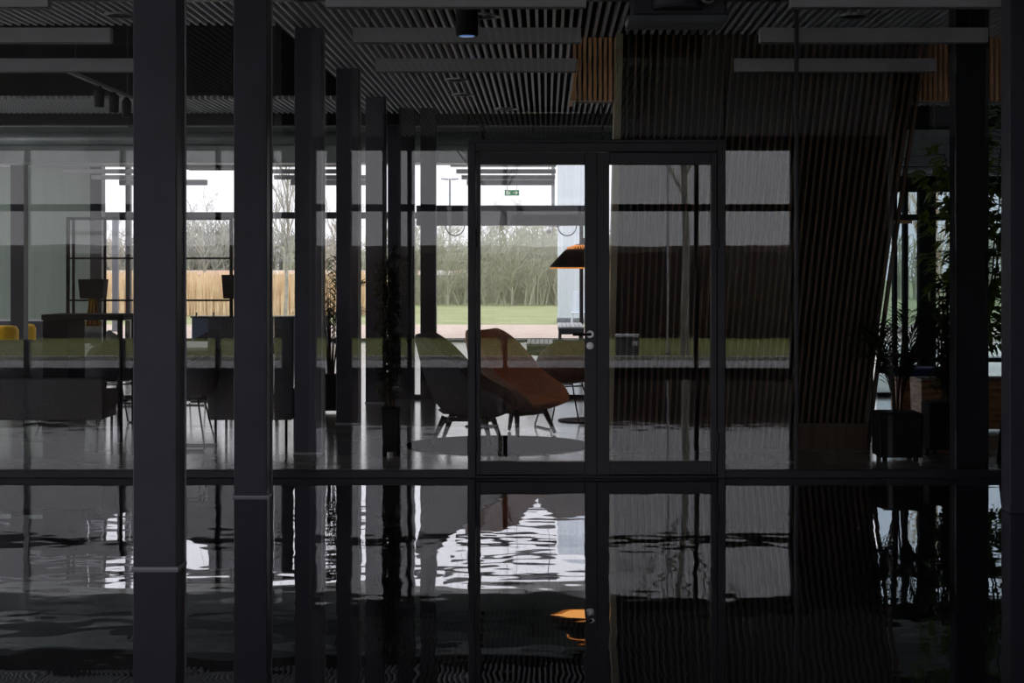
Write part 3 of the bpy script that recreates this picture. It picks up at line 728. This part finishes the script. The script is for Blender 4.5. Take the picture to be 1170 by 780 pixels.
# roller screens on the far facade
for a, b, lb in ((-4, 13, 'grey roller screen at the far left of the hall'), (29, 48, 'grey roller screen between the dark posts'), (48, 75, 'grey green roller screen beside the steel framed screen'), (75, 103, 'grey green roller screen behind the steel framed screen')):
    y = YF-.35; r = thing('roller_blind', lb, 'blind', (X(a, y), y, 0), group='roller screens on the far windows')
    w = X(b, y)-X(a, y)
    obj('blind_cloth', MB().box(0, w, 0, .006, .48, 3.78), 'blind', r)
    obj('blind_tube', MB().tube([(0, .01, 3.8), (w, .01, 3.8)], .045, 14), 'lamp', r); obj('bottom_bar', MB().box(0, w, -.012, .018, .45, .49), 'lamp', r)
struct('wall_upper', MB().box(XL+.01, -9.91, YF-.5, YF-.12, 3.86, ZT), 'wallgrey', 'dark panel above the roller screens', 'wall')
struct('column', MB().box(X(12, 33), X(27, 33), 33, 33.3, 0, ZT), 'navy', 'dark post in front of the roller screens', 'column')
struct('column', MB().box(X(103, 35), X(116, 35), 35, 35.3, 0, ZT), 'navy', 'dark post at the end of the roller screens', 'column')

# ================================================================= PLANTS
def pot(r, w, h, m='dark', d=None):
    d = d or w
    b = MB(); a = w/2; t = .02
    b.hexa([(-a*.97, -d/2*.97, .03), (a*.97, -d/2*.97, .03), (a*.97, d/2*.97, .03), (-a*.97, d/2*.97, .03)], [(-a, -d/2, h), (a, -d/2, h), (a, d/2, h), (-a, d/2, h)])
    obj('pot', b, m, r, bevel=.012); obj('soil', MB().box(-a+.03, a-.03, -d/2+.03, d/2-.03, h-.01, h+.004), 'soil', r)
    for sx in (-1, 1):
        for sy in (-1, 1): obj('foot', MB().lathe([(.02, 0), (.02, .032)], 12, (sx*a*.7, sy*d/2*.7, 0)), 'dark', r)
def palm(loc, label, ph, pw, top, spread, nf=16, seed=1, m='leaf', trunkh=0., group='tall potted plants'):
    rnd = random.Random(seed); r = thing('potted_palm', label, 'plant', loc, group=group); pot(r, pw, ph)
    st = MB(); fo = MB()
    for k in range(nf):
        a = 2*PI*k*.382+rnd.uniform(-.3, .3); f = rnd.uniform(.55, 1); Ht = (top-ph)*f; Ls = spread*rnd.uniform(.5, 1)
        z0 = ph + trunkh*rnd.random(); pts = []
        for i in range(11):
            t = i/10; out = Ls*(t**1.6); zz = z0 + Ht*(1.25*t - .45*t**3*(1.3-f*.4)) 
            pts.append(Vector((math.cos(a)*(.03+out), math.sin(a)*(.03+out), min(zz, top))))
        st.tube(pts, .007, 5, r1=.002)
        for i in range(3, 11):
            for h2 in (0, .5):
                if i == 10 and h2: continue
                p = pts[i] if not h2 else pts[i].lerp(pts[min(i+1, 10)], .5)
                d = (pts[i]-pts[i-1]).normalized(); side = d.cross(Vector((0, 0, 1))).normalized()
                for sgn in (-1, 1):
                    dd = d*.75 + side*sgn*.75 + Vector((0, 0, rnd.uniform(-.35, .05)))
                    fo.leaf(p, dd, (0, 0, 1), rnd.uniform(.16, .28)*(1.1-.3*abs(i-6)/4), .022)
    obj('stem', st, 'stem', r, smooth=True); obj('foliage', fo, m, r)
    return r
def leafy(loc, label, ph, pw, top, rad, n, leafL, leafW, m, seed, stems=7, zlo=None, d=None, potm='dark', lean=0., clumps=None, name='potted_shrub', pott=True):
    rnd = random.Random(seed); r = thing(name, label, 'plant', loc, group='tall potted plants')
    if pott: pot(r, pw, ph, potm, d)
    st = MB(); fo = MB(); zlo = zlo or ph+.1; ends = []
    for k in range(stems):
        a = rnd.uniform(0, 2*PI); q = rad*rnd.uniform(.2, .8); tt = top*rnd.uniform(.75, 1)
        pts = [Vector((.05*math.cos(a)*(1), .05*math.sin(a), ph-.02))]
        for i in range(1, 9):
            t = i/8; pts.append(Vector((math.cos(a)*q*t + rnd.uniform(-.02, .02)+lean*t, math.sin(a)*q*t+rnd.uniform(-.02, .02), ph+(tt-ph)*t)))
        st.tube(pts, .012, 6, r1=.004); ends.append(pts)
    for k in range(n):
        pts = rnd.choice(ends); i = rnd.randint(1, 8); p = pts[i].lerp(pts[i-1], rnd.random())
        if p.z < zlo: continue
        a = rnd.uniform(0, 2*PI); o = Vector((math.cos(a), math.sin(a), rnd.uniform(-.4, .5))); off = rnd.uniform(0, rad*.55)
        q = p + o*off
        if clumps and not any(z0 <= q.z <= z1 for z0, z1 in clumps): continue
        if q.z > top: continue
        if off > .04: st.tube([p, q], .003, 4, r1=.0015)
        for l in range(3):
            dd = o + Vector((rnd.uniform(-.8, .8), rnd.uniform(-.8, .8), rnd.uniform(-.7, .3)))
            fo.leaf(q, dd, (0, 0, 1), leafL*rnd.uniform(.7, 1.2), leafW*rnd.uniform(.8, 1.2))
    obj('stem', st, 'stem', r, smooth=True); obj('foliage', fo, m, r)
    return r
palm((X(1022, 13.55), 13.45, 0), 'dark palm in a square black pot beside the slatted wall', Z(470, 13.45), .345, 1.33, .33, 20, 3)
leafy((X(1080, 14.0), 14.0, 0), 'dark bushy shrub in a square black pot next to the navy column', Z(463, 13.6), .33, Z(313, 13.6), .17, 420, .075, .03, 'leaf', 5)
# large tree in an oak planter
leafy((X(1122, 15.95), 15.95, 0), 'tall green broad-leaved tree in the oak planter', .49, 1.25, 3.36, .62, 560, .17, .085, 'leaf2', 9, stems=6, zlo=.8, d=.5, potm='oakbox', name='indoor_tree')
palm((X(378, 18.0), 18.0, 0), 'dark palm glimpsed between the columns behind the partition', .4, .35, 1.85, .34, 16, 11)
leafy((X(446, 13.75), 13.75, 0), 'dark climbing plant in a tall narrow black pot', Z(464, 13.75), .15, Z(268, 13.75), .13, 380, .085, .028, 'leaf', 21, stems=5)

# bench with blue cushion, right
y = 17.6
r = thing('oak_bench', 'oak box bench with a navy blue cushion by the window', 'bench', (X(1029, y), y, 0))
w = X(1098, y)-X(1029, y)
obj('bench_body', MB().box(0, w, 0, .5, .045, .40), 'oakbox', r, bevel=.004); obj('plinth', MB().box(.03, w-.03, .03, .47, 0, .05), 'dark', r)
obj('seat_cushion', MB().box(-.06, w+.02, -.02, .5, .40, .485), 'blue', r, bevel=.025, seg=3, smooth=True)
# small black object: folded stand at far right
r = thing('folding_easel', 'black folded easel leaning at the right edge', 'easel', (X(1150, 13.3), 13.3, 0))
for a, b, q in ((-.06, .03, 0), (.10, .05, 0), (.03, .04, .22)): obj('leg', MB().tube([(a, q, 0), (b, .06, .72)], .018, 8), 'dark', r)
obj('board', MB().box(-.0, .09, .03, .05, .2, .7), 'dark', r)

# ================================================================= OUTSIDE (far side)
struct('exterior_paving', MB().box(-34, 22, YF+.1, 50, -.12, -.02), 'paving', 'pink clay paving outside the far windows', 'paving')
struct('exterior_terrace', MB().box(3.95, 30, YR+.15, YF+.1, -.12, -.02), 'concrete', 'pale terrace outside the plant window', 'paving')
struct('exterior_field', MB().box(-160, 160, 50, 400, -.14, -.03), 'field', 'winter meadow beyond the paving', 'field')
struct('exterior_lawn', MB().box(-60, 60, -17, -5.2, -.12, -.02), 'grass', 'mown lawn behind the viewer, mirrored in the glass', 'lawn')
struct('exterior_terrace', MB().box(-34, XL-.2, -5.2, YF+.1, -.12, -.02).box(XR+.2, 30, -5.2, YR+.1, -.12, -.02), 'concrete', 'unseen pale terrace added along both ends to bounce daylight', 'paving')  # pale ground added beside the building, bounces daylight up to the ceiling
struct('exterior_road', MB().box(XL-.2, XR+.2, -5.2, -.6, -.12, -.04), 'asphalt', 'grey footpath before the near windows', 'path')
struct('exterior_kerb', MB().box(-60, 60, -5.35, -5.15, -.1, .03), 'concrete', 'pale kerb along the mirrored lawn', 'kerb')
struct('exterior_ground', MB().box(-200, 200, -200, -17, -.2, -.05), 'field', 'ground behind the hedge', 'ground')

def reeds():
    rnd = random.Random(4); b = MB()
    for k in range(9000):
        y = 60 + 9*rnd.random()**1.5; x = rnd.uniform(-27, -5.6); h = rnd.uniform(1.05, 1.6); lx = rnd.uniform(-.12, .12); w = rnd.uniform(.02, .05)
        b.quad((x-w/2, y, 0), (x+w/2, y, 0), (x+w/4+lx, y, h), (x-w/4+lx, y, h))
    b.box(-27, -5.7, 64, 70, -.03, 1.15)
    tag(obj('reeds', b, 'reed'), 'dry straw coloured reeds in front of the tree line', 'reeds', kind='stuff')
reeds()
r = thing('crash_barrier', 'pink and white road barrier beyond the reeds', 'barrier', (-32, 90, 0))
obj('rail', MB().box(0, 28, 0, .06, 1.42, 1.66), 'barrier', r)
q = MB()
for i in range(15): q.box(i*2, i*2+.1, .06, .14, 0, 1.6)
obj('post', q, 'zinc', r)['kind'] = 'stuff'

def bare_tree(loc, h, label, m, seed, spread=.5, levels=4, r0=.12, group=None, name='bare_tree', first=.3, kids=(7, 5, 4, 3), slim=.55, up=.35, sides=5):
    rnd = random.Random(seed); root = thing(name, label, 'tree', loc, group=group); tr = MB(); br = MB()
    def grow(mb, p, d, L, rad, lev):
        pts = [p]; q = p.copy(); dd = d.copy(); n = 6 if lev == 0 else 4
        for i in range(n):
            dd = (dd + Vector((rnd.uniform(-1, 1), rnd.uniform(-1, 1), rnd.uniform(-.4, 1)*up))*(.07 if lev == 0 else .16)).normalized()
            q = q + dd*L/n; pts.append(q.copy())
        mb.tube(pts, rad, sides+2 if lev == 0 else (sides if lev < 2 else 3), r1=rad*.35, cap=False)
        if lev < levels:
            for k in range(kids[lev]):
                t = first + (1-first)*(k+rnd.random())/kids[lev] if lev == 0 else .2+.8*(k+rnd.random())/kids[lev]
                f = min(t*n, n-1e-4); i = int(f); s = pts[i].lerp(pts[i+1], f-i)
                a = rnd.uniform(0, 2*PI); dl = (pts[i+1]-pts[i]).normalized(); o = dl.orthogonal().normalized(); o = Matrix.Rotation(a, 3, dl) @ o
                nd = (dl*rnd.uniform(.5, 1) + o*spread*rnd.uniform(.8, 1.4) + Vector((0, 0, up))).normalized()
                grow(br, s, nd, L*slim*(1.1-.45*(t if lev == 0 else .5))*rnd.uniform(.7, 1.2), max(rad*.42, .008), lev+1)
    grow(tr, Vector((0, 0, -.03)), Vector((0, 0, 1)), h, r0, 0)
    obj('trunk', tr, m, root, smooth=True); obj('branches', br, m, root)
    return root
# hedge thicket beyond the portal: big twiggy shrubs
tl = ['behind the portal, leftmost', 'behind the portal, second from left', 'behind the portal, in its centre', 'behind the portal, right of centre', 'behind the cladded pillar', 'between post and portal', 'hidden mostly by the columns']
for k, (px, y, h) in enumerate(((512, 80, 5.2), (545, 84, 6.2), (585, 80, 5.4), (618, 86, 6.3), (655, 82, 5.6), (478, 83, 5.6), (440, 86, 5.4))):
    bare_tree((X(px, y), y, 0), h*.62, 'grey green leafless tree '+tl[k], 'twigg_haze', 40+k, spread=.9, r0=.06, first=.08, kids=(16, 8, 6, 4), slim=.52, group='leafless thicket behind the portal', sides=3, up=.3)
# individual trees on the left
for k, (px, y, h, m, lb, sp) in enumerate(((326, 58, 5.4, 'palebark', 'slender bare tree between second and third column', .3), (233, 75, 5.0, 'palebark', 'bare tree rising over the reeds beside the nearest column', .7), (383, 66, 4.4, 'palebark', 'bare tree between third and fourth column', .6), (136, 70, 3.6, 'palebark', 'small bare tree behind the steel framed screen', .6))):
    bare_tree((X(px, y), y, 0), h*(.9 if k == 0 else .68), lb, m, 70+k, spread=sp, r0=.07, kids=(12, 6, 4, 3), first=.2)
# distant tree line (nobody could count it)
def treeline(y, x0, x1, h, n, seed, m, nm, label, rt=.09, dy=4):
    rnd = random.Random(seed); b = MB()
    for k in range(n):
        x = rnd.uniform(x0, x1); yy = y+rnd.uniform(-dy, dy)
        hh = h*(.72+.28*noise.noise(Vector((x*.06, seed, 0)))*2)*rnd.uniform(.75, 1.05)
        p = Vector((x, yy, 0)); d = Vector((rnd.uniform(-.16, .16), 0, 1)); q = p + d*hh
        b.tube([p, p.lerp(q, .5)+Vector((rnd.uniform(-.3, .3), 0, 0)), q], rt, 3, r1=rt/3, cap=False)
        for j in range(7):
            t = rnd.uniform(.25, .98); s = p.lerp(q, t); o = Vector((rnd.uniform(-1, 1), rnd.uniform(-.5, .5), rnd.uniform(.3, 1.1))).normalized()*hh*.22*rnd.uniform(.5, 1.2)
            b.tube([s, s+o], rt*.55, 3, r1=rt*.2, cap=False)
    tag(obj(nm, b, m), label, 'trees', kind='stuff')
treeline(135, -75, -2, 5.6, 1900, 3, 'twigd_haze', 'treeline', 'distant tree line beyond the reeds, mist put into its grey')
treeline(96, -14, 12, 5.0, 1300, 9, 'twigg_haze', 'treeline', 'distant twiggy wood beyond the portal')
treeline(86, -11, 8, 3.0, 1500, 15, 'twigg_haze', 'undergrowth', 'low pale undergrowth below the wood beyond the portal', .035, 6)
treeline(100, 20, 80, 6.0, 500, 13, 'twigg_haze', 'treeline', 'distant tree line beyond the plant window')
bare_tree((X(1076, 27), 27, 0), 2.6, 'young yellowish sapling outside the plant window', 'reed', 90, spread=.35, r0=.018, levels=3, kids=(14, 5, 3, 2))
# cladded pillar, lamp posts, chair outside
y = 52
r = thing('cladded_pillar', 'broad pale blue grey pillar outside beside the portal', 'pillar', (X(653, y), y, 0))
g = MB(); n = 40; prof = []
for i in range(n):
    a = 2*PI*i/n; rr = .42 + (.012 if i % 2 else 0); prof.append((rr*math.cos(a), rr*math.sin(a)))
g.hexa([(p[0], p[1], -.03) for p in prof], [(p[0], p[1], 7.2) for p in prof]); obj('pillar_shaft', g, 'cladding', r)
obj('pillar_foot', MB().lathe([(.45, -.03), (.45, .12), (.43, .14)], 40), 'zinc', r)
r = thing('garden_chair', 'pale grey outdoor chair standing beside the cladded pillar', 'chair', (X(661, 45.2), 45.2, 0))
obj('chair_back', MB().hexa([(-.18, .16, .44), (.18, .16, .44), (.18, .19, .44), (-.18, .19, .44)], [(-.15, .24, 1.0), (.15, .24, 1.0), (.15, .27, 1.0), (-.15, .27, 1.0)]), 'cladding', r, bevel=.01)
obj('seat', MB().box(-.2, .2, -.2, .2, .42, .45), 'cladding', r, bevel=.01)
for sx in (-1, 1):
    for sy in (-1, 1): obj('leg', MB().tube([(sx*.16, sy*.16, .42), (sx*.2, sy*.2, -.02)], .022, 8), 'cladding', r)
y = 117
r = thing('street_lamp', 'tall twin-headed street lamp against the sky', 'street lamp', (X(514, y), y, 0))
obj('pole', MB().tube([(0, 0, 0), (0, 0, 8.0)], .09, 8, r1=.06), 'zinc', r)
for sx in (-1, 1): obj('lamp_head', MB().hexa([(sx*.1, -.12, 7.9), (sx*.6, -.12, 7.95), (sx*.6, .12, 7.95), (sx*.1, .12, 7.9)], [(sx*.1, -.1, 8.0), (sx*.6, -.1, 8.02), (sx*.6, .1, 8.02), (sx*.1, .1, 8.0)]), 'zinc', r)
y = 112
r = thing('flag_pole', 'grey pole rising above the portal', 'pole', (X(632, y), y, 0))
obj('pole', MB().tube([(0, 0, 0), (0, 0, 10.0)], .11, 8), 'zinc', r); obj('pole_foot', MB().lathe([(.22, -.03), (.22, .03)], 16), 'zinc', r)
y = 44
r = thing('concrete_post', 'grey post outside behind the steel framed screen', 'post', (X(132, y), y, 0))
obj('pole', MB().box(-.07, .07, -.07, .07, -.02, 3.0), 'zinc', r); obj('post_foot', MB().box(-.12, .12, -.12, .12, -.02, .02), 'zinc', r)

# ================================================================= OUTSIDE (near side, mirrored)
def hedge():
    rnd = random.Random(2); b = MB(); x = -45.
    nx, nz = 300, 12
    prof = [(-15.0, 0), (-14.93, .4), (-14.9, .9), (-14.93, 1.5), (-15.0, 1.95), (-15.2, 2.1), (-15.6, 2.12), (-16.0, 2.0), (-16.1, 1.0), (-16.1, 0)]
    for i in range(nx+1):
        xx = -45+90*i/nx
        for (yy, zz) in prof:
            nn = noise.noise(Vector((xx*1.3, yy*2, zz*2)))*.1
            b.v.append((xx+nn, yy+nn*1.4, max(-.05, zz+nn*.6*(1 if zz > 0 else 0))))
    k = len(prof)
    for i in range(nx):
        for j in range(k-1): a = i*k+j; b.f.append((a, a+k, a+k+1, a+1))
    o = obj('hedge', b, 'hedge')
    for q in range(5000):
        pass
    tag(o, 'long dark brown hedge mirrored in the right door leaf', 'hedge')
hedge()
for k, (vx, vy, h, lb) in enumerate(((783, 404, 6.5, 'bare tree mirrored in the right door leaf'), (575, 400, 6.0, 'thin bare tree mirrored across the terracotta chair'), (330, 396, 6.5, 'bare tree mirrored beside the third column'))):
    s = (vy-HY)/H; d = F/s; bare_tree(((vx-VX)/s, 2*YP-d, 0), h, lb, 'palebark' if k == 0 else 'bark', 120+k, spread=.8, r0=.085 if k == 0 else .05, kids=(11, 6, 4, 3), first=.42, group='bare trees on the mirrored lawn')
s = (404-HY)/H; d = F/s
r = thing('flood_pole', 'thin grey pole mirrored beside the bare tree', 'pole', ((763-VX)/s, 2*YP-d, 0)); obj('pole', MB().tube([(0, 0, -.02), (0, 0, 5.5)], .02, 8), 'lamp', r); obj('pole_foot', MB().lathe([(.06, -.03), (.06, .02)], 12), 'zinc', r)
s = (406-HY)/H; d = F/s
r = thing('utility_box', 'low grey utility box with a white label mirrored in the right leaf', 'box', ((717-VX)/s, 2*YP-d, 0))
obj('box_body', MB().box(-.2, .2, -.15, .15, -.02, .34), 'zinc', r, bevel=.01); obj('lid', MB().box(-.22, .2, -.17, .17, .33, .38), 'white', r, bevel=.01); obj('sticker', MB().box(.08, .17, .15, .154, .18, .26), 'white', r)

# ================================================================= LIGHT AND CAMERA
w = bpy.data.worlds.new('overcast sky'); bpy.context.scene.world = w; w.use_nodes = True
nt = w.node_tree; bg = nt.nodes['Background']
tc = nt.nodes.new('ShaderNodeTexCoord'); sep = nt.nodes.new('ShaderNodeSeparateXYZ'); rp = nt.nodes.new('ShaderNodeValToRGB')
nt.links.new(tc.outputs['Generated'], sep.inputs[0]); nt.links.new(sep.outputs['Z'], rp.inputs['Fac']); nt.links.new(rp.outputs['Color'], bg.inputs['Color'])
rp.color_ramp.elements[0].position = 0; rp.color_ramp.elements[0].color = (.281, .281, .298, 1)
rp.color_ramp.elements[1].position = 1; rp.color_ramp.elements[1].color = (.93, .96, 1.0, 1)
e = rp.color_ramp.elements.new(.12); e.color = (.295, .295, .31, 1)
bg.inputs['Strength'].default_value = 4.2

cam = bpy.data.cameras.new('camera'); co = bpy.data.objects.new('camera', cam); C.objects.link(co)
co.location = (0, 0, H); co.rotation_euler = (PI/2, 0, 0)
cam.sensor_width = 36; cam.sensor_fit = 'HORIZONTAL'; cam.lens = 36*F/1170
cam.shift_x = (585-VX)/1170; cam.shift_y = -(390-HY)/1170
cam.clip_start = .05; cam.clip_end = 1000
S = bpy.context.scene; S.camera = co
S.view_settings.view_transform = 'Standard'; S.view_settings.look = 'None'; S.view_settings.gamma = 1; S.view_settings.exposure = 0; S.view_settings.use_curve_mapping = False
S.cycles.transparent_max_bounces = 40; S.cycles.max_bounces = 12; S.cycles.diffuse_bounces = 5; S.cycles.glossy_bounces = 6
S.cycles.sample_clamp_indirect = 6; S.cycles.use_denoising = True
